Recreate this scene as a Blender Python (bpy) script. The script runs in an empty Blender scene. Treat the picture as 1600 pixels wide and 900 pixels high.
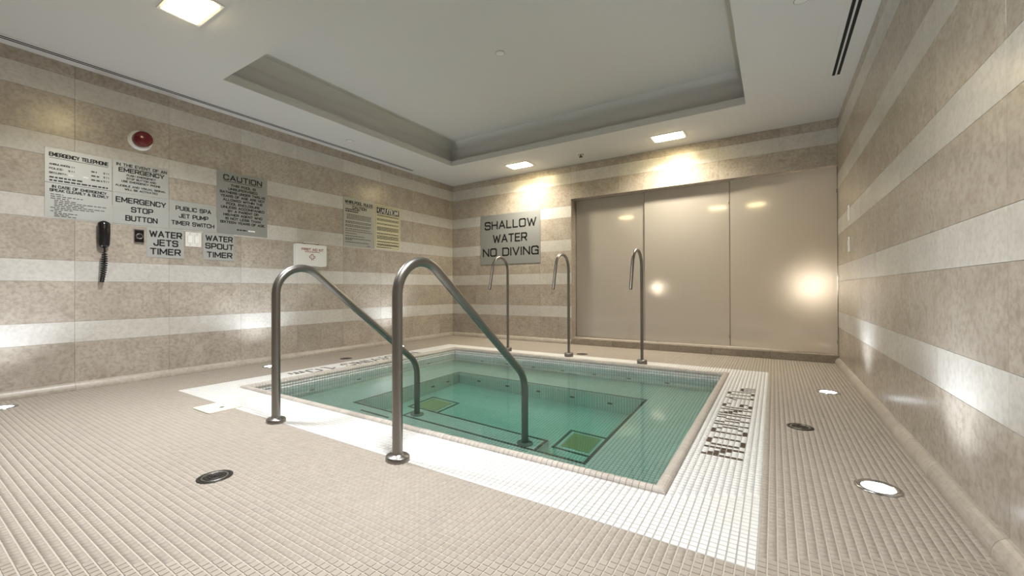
import bpy, math, random
import numpy as np
from mathutils import Vector, Matrix

random.seed(7)
rng = np.random.default_rng(7)
scene = bpy.context.scene
COL = scene.collection

# ------------------------------------------------------------------ camera
CAM_H = 0.8
FPX, YAW, PITCH, ROLL = 645.63, 0.56516, 0.003647, -0.00316      # focal length in pixels of a 1600x900 frame
cam_data = bpy.data.cameras.new('camera')
cam_data.sensor_width = 36.0
cam_data.lens = FPX / 1600.0 * 36.0
cam_data.clip_start = 0.02
cam = bpy.data.objects.new('camera', cam_data)
COL.objects.link(cam)
cam.matrix_world = (Matrix.Translation((0, 0, CAM_H)) @ Matrix.Rotation(YAW, 4, 'Z')
                    @ Matrix.Rotation(math.pi / 2 + PITCH, 4, 'X') @ Matrix.Rotation(ROLL, 4, 'Z'))
scene.camera = cam

# ------------------------------------------------------------------ world, exposure
world = bpy.data.worlds.new('world')
scene.world = world
world.use_nodes = True
world.node_tree.nodes['Background'].inputs[0].default_value = (0.8, 0.85, 0.9, 1)
world.node_tree.nodes['Background'].inputs[1].default_value = 0.0
scene.view_settings.view_transform = 'Standard'
scene.view_settings.look = 'None'
scene.view_settings.gamma = 1.0
scene.view_settings.use_curve_mapping = False
scene.view_settings.exposure = 0.12

# strengths of the lamps the room has (each lamp is built with its fixture further down)
DOWN_W, DOWN_COL, DOWN_FAR_COL, DOWN_SPREAD = 40.0, (0.94, 0.965, 1.0), (1.0, 0.92, 0.78), 2.45
UP_W, UP_COL = 26.0, (0.86, 0.93, 1.0)
SCONCE_W = 150.0

# ------------------------------------------------------------------ room dimensions
XL, XR, YB, YF, H = -4.776, 0.582, 5.583, -1.5, 2.621
P = 0.0261                                    # mosaic pitch
GAP = 0.0030
BX0, BY0 = -4.04, 1.363                       # outer corner of the white border grid
NBX, NB_NEAR, NB_POOL, NB_FAR = 153, 12, 104, 10
BX1 = BX0 + NBX * P
BY1 = BY0 + (NB_NEAR + NB_POOL + NB_FAR) * P
OX0, OX1 = BX0 + 12 * P, BX1 - 12 * P         # pool opening (outer edge of coping)
OY0, OY1 = BY0 + NB_NEAR * P, BY0 + (NB_NEAR + NB_POOL) * P
IX0 = (OX0 + OX1) / 2 - 62.5 * P              # inner pool walls: 125 x 100 tiles
IX1 = IX0 + 125 * P
IY0 = (OY0 + OY1) / 2 - 50 * P
IY1 = IY0 + 100 * P
ZW = -0.072                                   # water level
ZB = -20 * P                                  # bench
ZF = ZB - 18 * P                              # well floor
WX0, WX1 = IX0 + 21 * P, IX1 - 22 * P         # the deep well
WY0, WY1 = IY0 + 24 * P, IY1 - 22 * P
ZS = ZB - 6 * P                               # step in the well
SX0, SX1, SY1 = WX0 + 18 * P, WX1 - 15 * P, WY0 + 12 * P

# ------------------------------------------------------------------ materials
def new_mat(name):
    m = bpy.data.materials.new(name)
    m.use_nodes = True
    nt = m.node_tree
    b = nt.nodes['Principled BSDF']
    return m, nt, b

def flat(name, col, rough=0.5, metal=0.0, spec=0.5):
    m, nt, b = new_mat(name)
    b.inputs['Base Color'].default_value = (*col, 1)
    b.inputs['Roughness'].default_value = rough
    b.inputs['Metallic'].default_value = metal
    b.inputs['Specular IOR Level'].default_value = spec
    # faint procedural variation so nothing is perfectly uniform
    tc = nt.nodes.new('ShaderNodeNewGeometry')
    n = nt.nodes.new('ShaderNodeTexNoise'); n.inputs['Scale'].default_value = 35; n.inputs['Detail'].default_value = 3
    nt.links.new(tc.outputs['Position'], n.inputs['Vector'])
    mr = nt.nodes.new('ShaderNodeMapRange')
    mr.inputs[3].default_value = max(0.02, rough - 0.05); mr.inputs[4].default_value = min(1, rough + 0.05)
    nt.links.new(n.outputs['Fac'], mr.inputs[0]); nt.links.new(mr.outputs[0], b.inputs['Roughness'])
    return m

def mixcol(nt, fac, a, b):
    n = nt.nodes.new('ShaderNodeMix'); n.data_type = 'RGBA'
    for sock, v in ((n.inputs['Factor'], fac), (n.inputs['A'], a), (n.inputs['B'], b)):
        if isinstance(v, tuple): sock.default_value = (*v, 1)
        elif isinstance(v, (int, float)): sock.default_value = v
        else: nt.links.new(v, sock)
    return n.outputs['Result']

def ramp(nt, src, lo, hi):
    n = nt.nodes.new('ShaderNodeMapRange'); n.inputs[1].default_value = lo; n.inputs[2].default_value = hi
    nt.links.new(src, n.inputs[0]); return n.outputs[0]

def stone(name, c_dark, c_mid, c_light, rough, random_amt=0.12, fine=40.0, per_object=True):
    m, nt, b = new_mat(name)
    geo = nt.nodes.new('ShaderNodeNewGeometry')
    oi = nt.nodes.new('ShaderNodeObjectInfo')
    vec = geo.outputs['Position']
    if per_object:
        sc = nt.nodes.new('ShaderNodeVectorMath'); sc.operation = 'SCALE'; sc.inputs[0].default_value = (31, 17, 23)
        nt.links.new(oi.outputs['Random'], sc.inputs['Scale'])
        ad = nt.nodes.new('ShaderNodeVectorMath'); ad.operation = 'ADD'
        nt.links.new(vec, ad.inputs[0]); nt.links.new(sc.outputs[0], ad.inputs[1]); vec = ad.outputs[0]
    def noise(scale, detail=5, rg=0.6):
        n = nt.nodes.new('ShaderNodeTexNoise'); n.inputs['Scale'].default_value = scale
        n.inputs['Detail'].default_value = detail; n.inputs['Roughness'].default_value = rg
        nt.links.new(vec, n.inputs['Vector']); return n.outputs['Fac']
    big = ramp(nt, noise(5.0), 0.35, 0.65)
    med = ramp(nt, noise(fine), 0.42, 0.66)
    blot = ramp(nt, noise(13.0, 6, 0.7), 0.55, 0.68)
    c = mixcol(nt, big, c_mid, c_light)
    k = nt.nodes.new('ShaderNodeMath'); k.operation = 'MULTIPLY'; k.inputs[1].default_value = 0.55
    nt.links.new(med, k.inputs[0])
    c = mixcol(nt, k.outputs[0], c, c_dark)
    k2 = nt.nodes.new('ShaderNodeMath'); k2.operation = 'MULTIPLY'; k2.inputs[1].default_value = 0.45
    nt.links.new(blot, k2.inputs[0])
    c = mixcol(nt, k2.outputs[0], c, c_dark)
    hsv = nt.nodes.new('ShaderNodeHueSaturation')
    mr = nt.nodes.new('ShaderNodeMapRange'); mr.inputs[3].default_value = 1 - random_amt; mr.inputs[4].default_value = 1 + random_amt
    nt.links.new(oi.outputs['Random'], mr.inputs[0]); nt.links.new(mr.outputs[0], hsv.inputs['Value'])
    nt.links.new(c, hsv.inputs['Color']); nt.links.new(hsv.outputs[0], b.inputs['Base Color'])
    b.inputs['Roughness'].default_value = rough
    return m

def tile_mat(name, c0, c1, rough, origin=(0, 0, 0), bump=0.0):
    """mosaic colour: each tile of the pitch grid gets its own shade"""
    m, nt, b = new_mat(name)
    geo = nt.nodes.new('ShaderNodeNewGeometry')
    sub = nt.nodes.new('ShaderNodeVectorMath'); sub.operation = 'SUBTRACT'; sub.inputs[1].default_value = origin
    nt.links.new(geo.outputs['Position'], sub.inputs[0])
    sc = nt.nodes.new('ShaderNodeVectorMath'); sc.operation = 'SCALE'; sc.inputs['Scale'].default_value = 1 / P
    nt.links.new(sub.outputs[0], sc.inputs[0])
    fl = nt.nodes.new('ShaderNodeVectorMath'); fl.operation = 'FLOOR'
    nt.links.new(sc.outputs[0], fl.inputs[0])
    wn = nt.nodes.new('ShaderNodeTexWhiteNoise'); nt.links.new(fl.outputs[0], wn.inputs['Vector'])
    n = nt.nodes.new('ShaderNodeTexNoise'); n.inputs['Scale'].default_value = 1.7; n.inputs['Detail'].default_value = 3
    nt.links.new(geo.outputs['Position'], n.inputs['Vector'])
    av = nt.nodes.new('ShaderNodeMath'); av.operation = 'MULTIPLY_ADD'; av.inputs[1].default_value = 0.5
    nt.links.new(wn.outputs['Value'], av.inputs[0])
    h2 = nt.nodes.new('ShaderNodeMath'); h2.operation = 'MULTIPLY'; h2.inputs[1].default_value = 0.5
    nt.links.new(n.outputs['Fac'], h2.inputs[0]); nt.links.new(h2.outputs[0], av.inputs[2])
    nt.links.new(mixcol(nt, av.outputs[0], c0, c1), b.inputs['Base Color'])
    b.inputs['Roughness'].default_value = rough
    return m

def emit(name, col, strength):
    m = bpy.data.materials.new(name); m.use_nodes = True
    nt = m.node_tree; nt.nodes.clear()
    e = nt.nodes.new('ShaderNodeEmission'); e.inputs[0].default_value = (*col, 1); e.inputs[1].default_value = strength
    o = nt.nodes.new('ShaderNodeOutputMaterial'); nt.links.new(e.outputs[0], o.inputs[0]); return m

M = {}
M['stone_beige'] = stone('stone_beige', (0.245, 0.205, 0.165), (0.41, 0.365, 0.315), (0.49, 0.445, 0.39), 0.25, 0.07)
M['stone_light'] = stone('stone_light', (0.44, 0.42, 0.385), (0.56, 0.545, 0.52), (0.62, 0.605, 0.58), 0.25, 0.05)
M['stone_base'] = stone('stone_base', (0.30, 0.26, 0.21), (0.42, 0.38, 0.33), (0.50, 0.46, 0.41), 0.35, 0.06)
M['stone_kerb'] = stone('stone_kerb', (0.17, 0.14, 0.11), (0.27, 0.23, 0.185), (0.34, 0.30, 0.25), 0.4, 0.06)
M['wall_grout'] = flat('wall_grout', (0.46, 0.42, 0.36), 0.9)
M['floor_tile'] = tile_mat('floor_tile', (0.335, 0.293, 0.25), (0.42, 0.375, 0.325), 0.55)
M['floor_grout'] = flat('floor_grout', (0.50, 0.465, 0.41), 0.9)
M['white_tile'] = tile_mat('white_tile', (0.72, 0.725, 0.715), (0.84, 0.845, 0.835), 0.28)
M['white_grout'] = flat('white_grout', (0.40, 0.395, 0.395), 0.9)
M['pool_tile'] = M['white_tile']
M['pool_grout'] = M['white_grout']
M['dark_tile'] = tile_mat('dark_tile', (0.030, 0.020, 0.012), (0.075, 0.045, 0.028), 0.35)
M['coping'] = tile_mat('coping', (0.43, 0.385, 0.345), (0.58, 0.535, 0.49), 0.4)
M['ceiling'] = flat('ceiling', (0.63, 0.625, 0.61), 0.9, spec=0.2)
M['tray'] = M['tray_side'] = M['ceiling']
M['steel'] = flat('steel', (0.27, 0.258, 0.245), 0.36, 1.0)
M['chrome'] = flat('chrome', (0.50, 0.49, 0.48), 0.2, 1.0)
M['sign_silver'] = flat('sign_silver', (0.46, 0.475, 0.47), 0.42, 0.35)
M['sign_dark'] = flat('sign_dark', (0.35, 0.365, 0.365), 0.40, 0.4)
M['sign_cream'] = flat('sign_cream', (0.66, 0.62, 0.44), 0.5)
M['ink'] = flat('ink', (0.012, 0.012, 0.013), 0.5)
M['ink_red'] = flat('ink_red', (0.30, 0.015, 0.02), 0.5)
M['paper_white'] = flat('paper_white', (0.85, 0.85, 0.84), 0.5)
M['white_plastic'] = flat('white_plastic', (0.78, 0.775, 0.755), 0.4)
M['white_metal'] = flat('white_metal', (0.76, 0.76, 0.745), 0.35)
M['black_plastic'] = flat('black_plastic', (0.010, 0.010, 0.011), 0.18)
M['slot_black'] = flat('slot_black', (0.008, 0.008, 0.009), 0.8)
M['drain_iron'] = flat('drain_iron', (0.045, 0.042, 0.038), 0.45, 0.7)
M['cream_plate'] = flat('cream_plate', (0.80, 0.76, 0.60), 0.45)
M['grate'] = flat('grate', (0.50, 0.42, 0.22), 0.5)
M['jet'] = flat('jet', (0.06, 0.07, 0.055), 0.4)
M['door_edge'] = flat('door_edge', (0.05, 0.04, 0.03), 0.5)
M['sill_strip'] = flat('sill_strip', (0.85, 0.80, 0.74), 0.4)
M['corridor'] = flat('corridor', (0.62, 0.55, 0.46), 0.9)
M['down_lens'] = emit('down_lens', (1.0, 0.80, 0.42), 45.0)
M['up_lens'] = emit('up_lens', (0.90, 0.95, 1.0), 9.0)
M['sconce_glass'] = emit('sconce_glass', (1.0, 0.86, 0.68), 30.0)

# deep translucent red dome of the alarm
m, nt, b = new_mat('red_dome')
b.inputs['Base Color'].default_value = (0.12, 0.002, 0.006, 1); b.inputs['Roughness'].default_value = 0.22
b.inputs['Coat Weight'].default_value = 0.1
M['red_dome'] = m

# satin frosted glass: part sheen, part rough transmission
m, nt, b = new_mat('frosted_glass')
b.inputs['Base Color'].default_value = (0.66, 0.62, 0.575, 1); b.inputs['Roughness'].default_value = 0.15
b.inputs['Specular IOR Level'].default_value = 0.8
b.inputs['Coat Weight'].default_value = 1.0; b.inputs['Coat Roughness'].default_value = 0.07; b.inputs['Coat IOR'].default_value = 1.8
rf = nt.nodes.new('ShaderNodeBsdfRefraction'); rf.inputs['Color'].default_value = (0.95, 0.93, 0.9, 1)
rf.inputs['Roughness'].default_value = 0.60; rf.inputs['IOR'].default_value = 1.45
mx = nt.nodes.new('ShaderNodeMixShader'); mx.inputs[0].default_value = 0.40
nt.links.new(b.outputs[0], mx.inputs[1]); nt.links.new(rf.outputs[0], mx.inputs[2])
nt.links.new(mx.outputs[0], nt.nodes['Material Output'].inputs[0])
M['frosted_glass'] = m

# pool water: refracting surface over a tinted absorbing volume
m = bpy.data.materials.new('water'); m.use_nodes = True
nt = m.node_tree; nt.nodes.clear()
g = nt.nodes.new('ShaderNodeBsdfGlass'); g.inputs['IOR'].default_value = 1.333; g.inputs['Roughness'].default_value = 0.0
g.inputs['Color'].default_value = (1, 1, 1, 1)
va = nt.nodes.new('ShaderNodeVolumeAbsorption'); va.inputs['Color'].default_value = (0.05, 0.97, 0.83, 1); va.inputs['Density'].default_value = 0.5
o = nt.nodes.new('ShaderNodeOutputMaterial')
nt.links.new(g.outputs[0], o.inputs['Surface']); nt.links.new(va.outputs[0], o.inputs['Volume'])
M['water'] = m

# ------------------------------------------------------------------ object helpers
def tag(o, label=None, cat=None, group=None, kind=None):
    if label: o['label'] = label
    if cat: o['category'] = cat
    if group: o['group'] = group
    if kind: o['kind'] = kind
    return o

def link(o, parent=None):
    COL.objects.link(o)
    if parent is not None: o.parent = parent
    return o

def empty(name, loc=(0, 0, 0), rz=0.0):
    o = bpy.data.objects.new(name, None); o.empty_display_size = 0.05
    o.location = loc; o.rotation_euler = (0, 0, rz)
    return link(o)

class MB:
    """collects simple solids; build() links them as one mesh object"""
    def __init__(self): self.v, self.f, self.mi, self.sm = [], [], [], []
    def add(self, verts, faces, mi=0, smooth=False):
        k = len(self.v); self.v += [tuple(p) for p in verts]
        for q in faces: self.f.append(tuple(i + k for i in q)); self.mi.append(mi); self.sm.append(smooth)
        return self
    def box(self, a, b, mi=0):
        x0, y0, z0 = a; x1, y1, z1 = b
        v = [(x0, y0, z0), (x1, y0, z0), (x1, y1, z0), (x0, y1, z0), (x0, y0, z1), (x1, y0, z1), (x1, y1, z1), (x0, y1, z1)]
        return self.add(v, [(0, 3, 2, 1), (4, 5, 6, 7), (0, 1, 5, 4), (1, 2, 6, 5), (2, 3, 7, 6), (3, 0, 4, 7)], mi)
    def quad(self, *p, mi=0): return self.add(p, [tuple(range(len(p)))], mi)
    def lathe(self, prof, c=(0, 0, 0), axis='z', n=24, mi=0, sx=1.0, sy=1.0, cap=True):
        """profile of (radius, height) revolved about an axis"""
        vs, fs = [], []
        for r, z in prof:
            for i in range(n):
                a = 2 * math.pi * i / n
                p = (r * math.cos(a) * sx, r * math.sin(a) * sy, z)
                if axis == 'x': p = (p[2], p[0], p[1])
                elif axis == 'y': p = (p[0], -p[2], p[1])
                vs.append((p[0] + c[0], p[1] + c[1], p[2] + c[2]))
        for j in range(len(prof) - 1):
            for i in range(n):
                k = (i + 1) % n
                fs.append((j * n + i, j * n + k, (j + 1) * n + k, (j + 1) * n + i))
        self.add(vs, fs, mi, True)
        if cap:
            for j, rev in ((0, True), (len(prof) - 1, False)):
                if prof[j][0] > 1e-6:
                    ids = list(range(j * n, j * n + n))
                    self.add([vs[i] for i in ids], [tuple(range(n - 1, -1, -1)) if rev else tuple(range(n))], mi)
        return self
    def tube(self, path, r, n=14, mi=0, cap=True, smooth=True):
        pts = [Vector(p) for p in path]
        vs, fs = [], []
        t0 = (pts[1] - pts[0]).normalized()
        ref = Vector((1, 0, 0)) if abs(t0.x) < 0.9 else Vector((0, 1, 0))
        u = t0.cross(ref).normalized()
        for i, p in enumerate(pts):
            t = (pts[min(i + 1, len(pts) - 1)] - pts[max(i - 1, 0)]).normalized()
            u = (u - t * u.dot(t)).normalized(); w = t.cross(u)
            rr = r[i] if isinstance(r, (list, tuple)) else r
            for j in range(n):
                a = 2 * math.pi * j / n
                vs.append(tuple(p + (u * math.cos(a) + w * math.sin(a)) * rr))
        for i in range(len(pts) - 1):
            for j in range(n):
                k = (j + 1) % n
                fs.append((i * n + j, i * n + k, (i + 1) * n + k, (i + 1) * n + j))
        self.add(vs, fs, mi, smooth)
        if cap:
            m_ = len(pts) - 1
            self.add(vs[:n], [tuple(range(n - 1, -1, -1))], mi); self.add(vs[m_ * n:], [tuple(range(n))], mi)
        return self
    def mesh(self, name, mats):
        me = bpy.data.meshes.new(name); me.from_pydata(self.v, [], self.f)
        for q in (mats if isinstance(mats, (list, tuple)) else [mats]): me.materials.append(q)
        me.polygons.foreach_set('material_index', self.mi); me.polygons.foreach_set('use_smooth', self.sm)
        me.update(); return me
    def build(self, name, mats, parent=None, bevel=0.0, seg=2):
        o = bpy.data.objects.new(name, self.mesh(name, mats)); link(o, parent)
        if bevel:
            bv = o.modifiers.new('bevel', 'BEVEL'); bv.width = bevel; bv.segments = seg; bv.limit_method = 'ANGLE'
            bv.angle_limit = math.radians(40)
        return o

def rounded_rect(w, h, r, n=5):
    pts = []
    for cx, cy, a0 in ((w / 2 - r, h / 2 - r, 0), (-w / 2 + r, h / 2 - r, 90), (-w / 2 + r, -h / 2 + r, 180), (w / 2 - r, -h / 2 + r, 270)):
        for i in range(n + 1):
            a = math.radians(a0 + 90 * i / n); pts.append((cx + r * math.cos(a), cy + r * math.sin(a)))
    return pts

def prism(mb, pts2, to3, d0, d1, mi=0):
    """extrude a 2-D outline; to3(u, v, depth) -> point"""
    n = len(pts2)
    v = [to3(u, w, d0) for u, w in pts2] + [to3(u, w, d1) for u, w in pts2]
    f = [tuple(range(n - 1, -1, -1)), tuple(range(n, 2 * n))] + [(i, (i + 1) % n, n + (i + 1) % n, n + i) for i in range(n)]
    mb.add(v, f, mi); return mb

def big_mesh(name, V, F, mats, parent=None, mat_idx=None):
    me = bpy.data.meshes.new(name)
    V = np.asarray(V, dtype=np.float32); F = np.asarray(F, dtype=np.int32)
    me.vertices.add(len(V)); me.vertices.foreach_set('co', V.ravel())
    me.loops.add(F.size); me.loops.foreach_set('vertex_index', F.ravel())
    me.polygons.add(len(F)); me.polygons.foreach_set('loop_start', np.arange(0, F.size, 4, dtype=np.int32))
    for q in (mats if isinstance(mats, (list, tuple)) else [mats]): me.materials.append(q)
    me.update(calc_edges=True); me.validate()
    o = bpy.data.objects.new(name, me); return link(o, parent)

TH, INS = 0.003, 0.0011
def tiles_vf(C, U, V_, N, su=P - GAP, sv=P - GAP):
    """frustum tiles at centres C (top face), spanned by unit vectors U, V_ and outward normal N"""
    C = np.asarray(C, float); U = np.asarray(U, float); V_ = np.asarray(V_, float); N = np.asarray(N, float)
    n = len(C); sg = np.array([(-1, -1), (1, -1), (1, 1), (-1, 1)], float)
    lo = sg[:, :1] * U * su / 2 + sg[:, 1:] * V_ * sv / 2 - N * TH
    hi = sg[:, :1] * U * (su / 2 - INS) + sg[:, 1:] * V_ * (sv / 2 - INS)
    T = np.concatenate([lo, hi])                                       # 8 x 3
    V = (C[:, None, :] + T[None]).reshape(-1, 3)
    q = np.array([(4, 5, 6, 7), (0, 1, 5, 4), (1, 2, 6, 5), (2, 3, 7, 6), (3, 0, 4, 7)])
    F = (np.arange(n)[:, None, None] * 8 + q[None]).reshape(-1, 4)
    return V, F
def tile_mesh(name, mat, su=P - GAP, sv=P - GAP):
    V, F = tiles_vf([(0, 0, 0)], (1, 0, 0), (0, 1, 0), (0, 0, 1), su, sv)
    me = bpy.data.meshes.new(name); me.from_pydata(V.tolist(), [], F.tolist()); me.materials.append(mat); return me

def to_px(Pn):
    Pn = np.asarray(Pn, float); x, y, z = Pn[:, 0], Pn[:, 1], Pn[:, 2] - CAM_H
    s, c = math.sin(YAW), math.cos(YAW); fw = -s * x + c * y; lat = c * x + s * y
    fw_ = np.where(fw > 0.05, fw, np.nan)
    return 800 + FPX * lat / fw_, 450 - FPX * z / fw_, fw
def largest(C, n):
    """the n floor tiles that show largest in the photograph"""
    px, py, fw = to_px(C)
    ok = (px > 2) & (px < 1598) & (py > 2) & (py < 898) & (fw > 0.05)
    size = np.where(ok, 1 / np.maximum(fw, 0.05), 0)
    return np.argsort(-size)[:n]

# ------------------------------------------------------------------ floor
fl = MB()
zg, zb_ = -0.0021, -0.06
def ring(x0, y0, x1, y1, a0, b0, a1, b1, mi):
    fl.box((x0, y0, zb_), (x1, b0, zg), mi); fl.box((x0, b1, zb_), (x1, y1, zg), mi)
    fl.box((x0, b0, zb_), (a0, b1, zg), mi); fl.box((a1, b0, zb_), (x1, b1, zg), mi)
ring(XL - .02, YF, XR + .02, YB + .3, BX0, BY0, BX1, BY1, 0)
ring(BX0, BY0, BX1, BY1, OX0, OY0, OX1, OY1, 1)
floor = tag(fl.build('floor', [M['floor_grout'], M['white_grout']]), 'beige mosaic tiled floor with white tiled border around the whirlpool', 'floor', kind='structure')

def grid_centres(ix, iy):
    gx, gy = np.meshgrid(ix, iy); return np.stack([BX0 + (gx.ravel() + .5) * P, BY0 + (gy.ravel() + .5) * P, np.zeros(gx.size)], 1), gx.ravel(), gy.ravel()
NBY = NB_NEAR + NB_POOL + NB_FAR
# beige field
i0, i1 = int(math.ceil((XL + .012 - BX0) / P)), int(math.floor((XR - .012 - BX0) / P))
j0, j1 = int(math.ceil((YF - BY0) / P)), int(math.floor((YB - BY0) / P))
C, gx, gy = grid_centres(np.arange(i0, i1), np.arange(j0, j1))
keep = ~((gx >= 0) & (gx < NBX) & (gy >= 0) & (gy < NBY))
C = C[keep]
sel = largest(C, 300); mask = np.zeros(len(C), bool); mask[sel] = True
me = tile_mesh('floor_tile', M['floor_tile'])
for c in C[mask]:
    o = bpy.data.objects.new('floor_tile', me); o.location = c; link(o, floor)
V, F = tiles_vf(C[~mask], (1, 0, 0), (0, 1, 0), (0, 0, 1))
tag(big_mesh('floor_mosaic', V, F, M['floor_tile'], floor), 'beige mosaic tiles farther off', kind='stuff')

# lettering in the border: 5 x 7 tile letters
PIX = {
 'N': ['X...X', 'XX..X', 'XXX.X', 'X.XXX', 'X..XX', 'X...X', 'X...X'],
 'O': ['.XXX.', 'X...X', 'X...X', 'X...X', 'X...X', 'X...X', '.XXX.'],
 'D': ['XXX..', 'X..X.', 'X...X', 'X...X', 'X...X', 'X..X.', 'XXX..'],
 'I': ['X'] * 7,
 'V': ['X...X', 'X...X', '.X.X.', '.X.X.', '.X.X.', '..X..', '..X..'],
 'G': ['.XXX.', 'X...X', 'X....', 'X....', 'X.XXX', 'X...X', '.XXX.'],
 '1': ['..X.', '.XX.', 'X.X.', '..X.', '..X.', '..X.', '..XX'],
 'm': ['.....', '.....', '.....', 'XXXX.', 'X.X.X', 'X.X.X', 'X.X.X'],
}
START = {0: 'N', 6: 'O', 14: 'D', 20: 'I', 22: 'V', 28: 'I', 30: 'N', 36: 'G', 45: '1', 51: 'O', 57: 'm'}
dark_right, dark_left = set(), set()
jy0 = int(round((2.188 - BY0) / P))                   # first letter row on the side by the plain wall
for u0, ch in START.items():
    for r, row in enumerate(PIX[ch]):
        for k, q in enumerate(row):
            if q == 'X':
                dark_right.add((NBX - 10 + r, jy0 + u0 + k))
                dark_left.add((9 - r, jy0 + 61 - (u0 + k)))
C, gx, gy = grid_centres(np.arange(0, NBX), np.arange(0, NBY))
inpool = (gx >= 12) & (gx < NBX - 12) & (gy >= NB_NEAR) & (gy < NB_NEAR + NB_POOL)
isR = np.array([(a, b) in dark_right for a, b in zip(gx, gy)]); isL = np.array([(a, b) in dark_left for a, b in zip(gx, gy)])
CW = C[~inpool & ~isR & ~isL]
sel = largest(CW, 300); mask = np.zeros(len(CW), bool); mask[sel] = True
me = tile_mesh('border_tile', M['white_tile'])
for c in CW[mask]:
    o = bpy.data.objects.new('border_tile', me); o.location = c; link(o, floor)
V, F = tiles_vf(CW[~mask], (1, 0, 0), (0, 1, 0), (0, 0, 1))
tag(big_mesh('border_mosaic', V, F, M['white_tile'], floor), 'white mosaic tiles farther off', kind='stuff')
me = tile_mesh('letter_tile', M['dark_tile'])
for c in C[isR]:
    o = bpy.data.objects.new('letter_tile', me); o.location = c; link(o, floor)
V, F = tiles_vf(C[isL], (1, 0, 0), (0, 1, 0), (0, 0, 1))
tag(big_mesh('letter_mosaic', V, F, M['dark_tile'], floor), 'dark lettering tiles on the far border', kind='stuff')

# ------------------------------------------------------------------ whirlpool basin
pool = empty('whirlpool', ((IX0 + IX1) / 2, (IY0 + IY1) / 2, ZF - 0.05))
PO = Vector(pool.location)
tag(pool, 'rectangular white tiled whirlpool with bench, deep well and stone coping', 'pool')
def pl(o):
    o.parent = pool; o.matrix_parent_inverse = Matrix.Translation(-PO); return o
ts = 0.0015                                           # grout lies this far behind the tile faces
sh = MB()
e = ts
# pool walls, bench, well walls, step and well floor as solid blocks
sh.box((OX0 - .0, OY0 - .0, ZB - .1), (IX0 - e, OY1, -.004)); sh.box((IX1 + e, OY0, ZB - .1), (OX1, OY1, -.004))
sh.box((IX0 - e, OY0, ZB - .1), (IX1 + e, IY0 - e, -.004)); sh.box((IX0 - e, IY1 + e, ZB - .1), (IX1 + e, OY1, -.004))
zt = ZB - e
sh.box((OX0, OY0, ZF - .05), (WX0 - e, OY1, zt)); sh.box((WX1 + e, OY0, ZF - .05), (OX1, OY1, zt))
sh.box((WX0 - e, OY0, ZF - .05), (WX1 + e, WY0 - e, zt)); sh.box((WX0 - e, WY1 + e, ZF - .05), (WX1 + e, OY1, zt))
sh.box((WX0 - e, WY0 - e, ZF - .05), (WX1 + e, WY1 + e, ZF - e))
sh.box((SX0 + e, WY0 - e, ZF - e), (SX1 - e, SY1 - e, ZS - e))
shell = pl(sh.build('basin', M['pool_grout']))

def plane_tiles(o, U, V_, N, nu, nv, skip=None):
    a, b = np.meshgrid(np.arange(nu), np.arange(nv)); a, b = a.ravel(), b.ravel()
    if skip is not None:
        k = ~skip(a, b); a, b = a[k], b[k]
    C = np.asarray(o, float) + (a[:, None] + .5) * P * np.asarray(U, float) + (b[:, None] + .5) * P * np.asarray(V_, float)
    return tiles_vf(C, U, V_, N)
parts, off = [], 0
def addp(VF):
    global off
    parts.append((VF[0], VF[1] + off)); off += len(VF[0])
X, Y, Z = (1, 0, 0), (0, 1, 0), (0, 0, 1)
nX, nY, nZ = (-1, 0, 0), (0, -1, 0), (0, 0, -1)
addp(plane_tiles((IX0, IY1, 0), X, nZ, nY, 125, 20))            # far wall
addp(plane_tiles((IX0, IY0, 0), X, nZ, Y, 125, 20))             # near wall
addp(plane_tiles((IX0, IY0, 0), Y, nZ, X, 100, 20))
addp(plane_tiles((IX1, IY0, 0), Y, nZ, nX, 100, 20))
dark_row = lambda a, b: (((a == 20) | (a == 125 - 22)) & (b >= 23) & (b <= 78)) | (((b == 23) | (b == 78)) & (a >= 20) & (a <= 103))
extra_row = lambda a, b: (b == 19) & (a >= 29) & (a <= 41)
well = lambda a, b: (a >= 21) & (a < 103) & (b >= 24) & (b < 78)
addp(plane_tiles((IX0, IY0, ZB), X, Y, Z, 125, 100, lambda a, b: dark_row(a, b) | well(a, b) | extra_row(a, b)))
addp(plane_tiles((WX0, WY1, ZB), X, nZ, nY, 82, 18)); addp(plane_tiles((WX0, WY0, ZB), X, nZ, Y, 82, 18))
addp(plane_tiles((WX0, WY0, ZB), Y, nZ, X, 54, 18)); addp(plane_tiles((WX1, WY0, ZB), Y, nZ, nX, 54, 18))
# dark frames round the two drains on the well floor (tile indices in the well grid)
FR = [(4, 17, 19, 32), (64, 76, 19, 32)]
def frame_row(a, b):
    k = np.zeros(a.shape, bool)
    for x0, x1, y0, y1 in FR:
        k |= ((a >= x0) & (a <= x1) & (b >= y0) & (b <= y1)) & ((a == x0) | (a == x1) | (b == y0) | (b == y1))
    return k
nsx = int(round((SX1 - SX0) / P)); sx_i = int(round((SX0 - WX0) / P))
under_step = lambda a, b: (a >= sx_i) & (a < sx_i + nsx) & (b < 12)
addp(plane_tiles((WX0, WY0, ZF), X, Y, Z, 82, 54, lambda a, b: frame_row(a, b) | under_step(a, b)))
step_dark = lambda a, b: (b == 11) | (a == 0) | (a == nsx - 1)
addp(plane_tiles((SX0, WY0, ZS), X, Y, Z, nsx, 12, step_dark))
addp(plane_tiles((SX0, SY1, ZS), X, nZ, Y, nsx, 12)); addp(plane_tiles((SX0, WY0, ZS), Y, nZ, nX, 12, 12)); addp(plane_tiles((SX1, WY0, ZS), Y, nZ, X, 12, 12))
pt = pl(big_mesh('basin_mosaic', np.concatenate([p[0] for p in parts]), np.concatenate([p[1] for p in parts]), M['pool_tile']))
tag(pt, 'white mosaic lining of the basin', kind='stuff')
parts, off = [], 0
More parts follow.
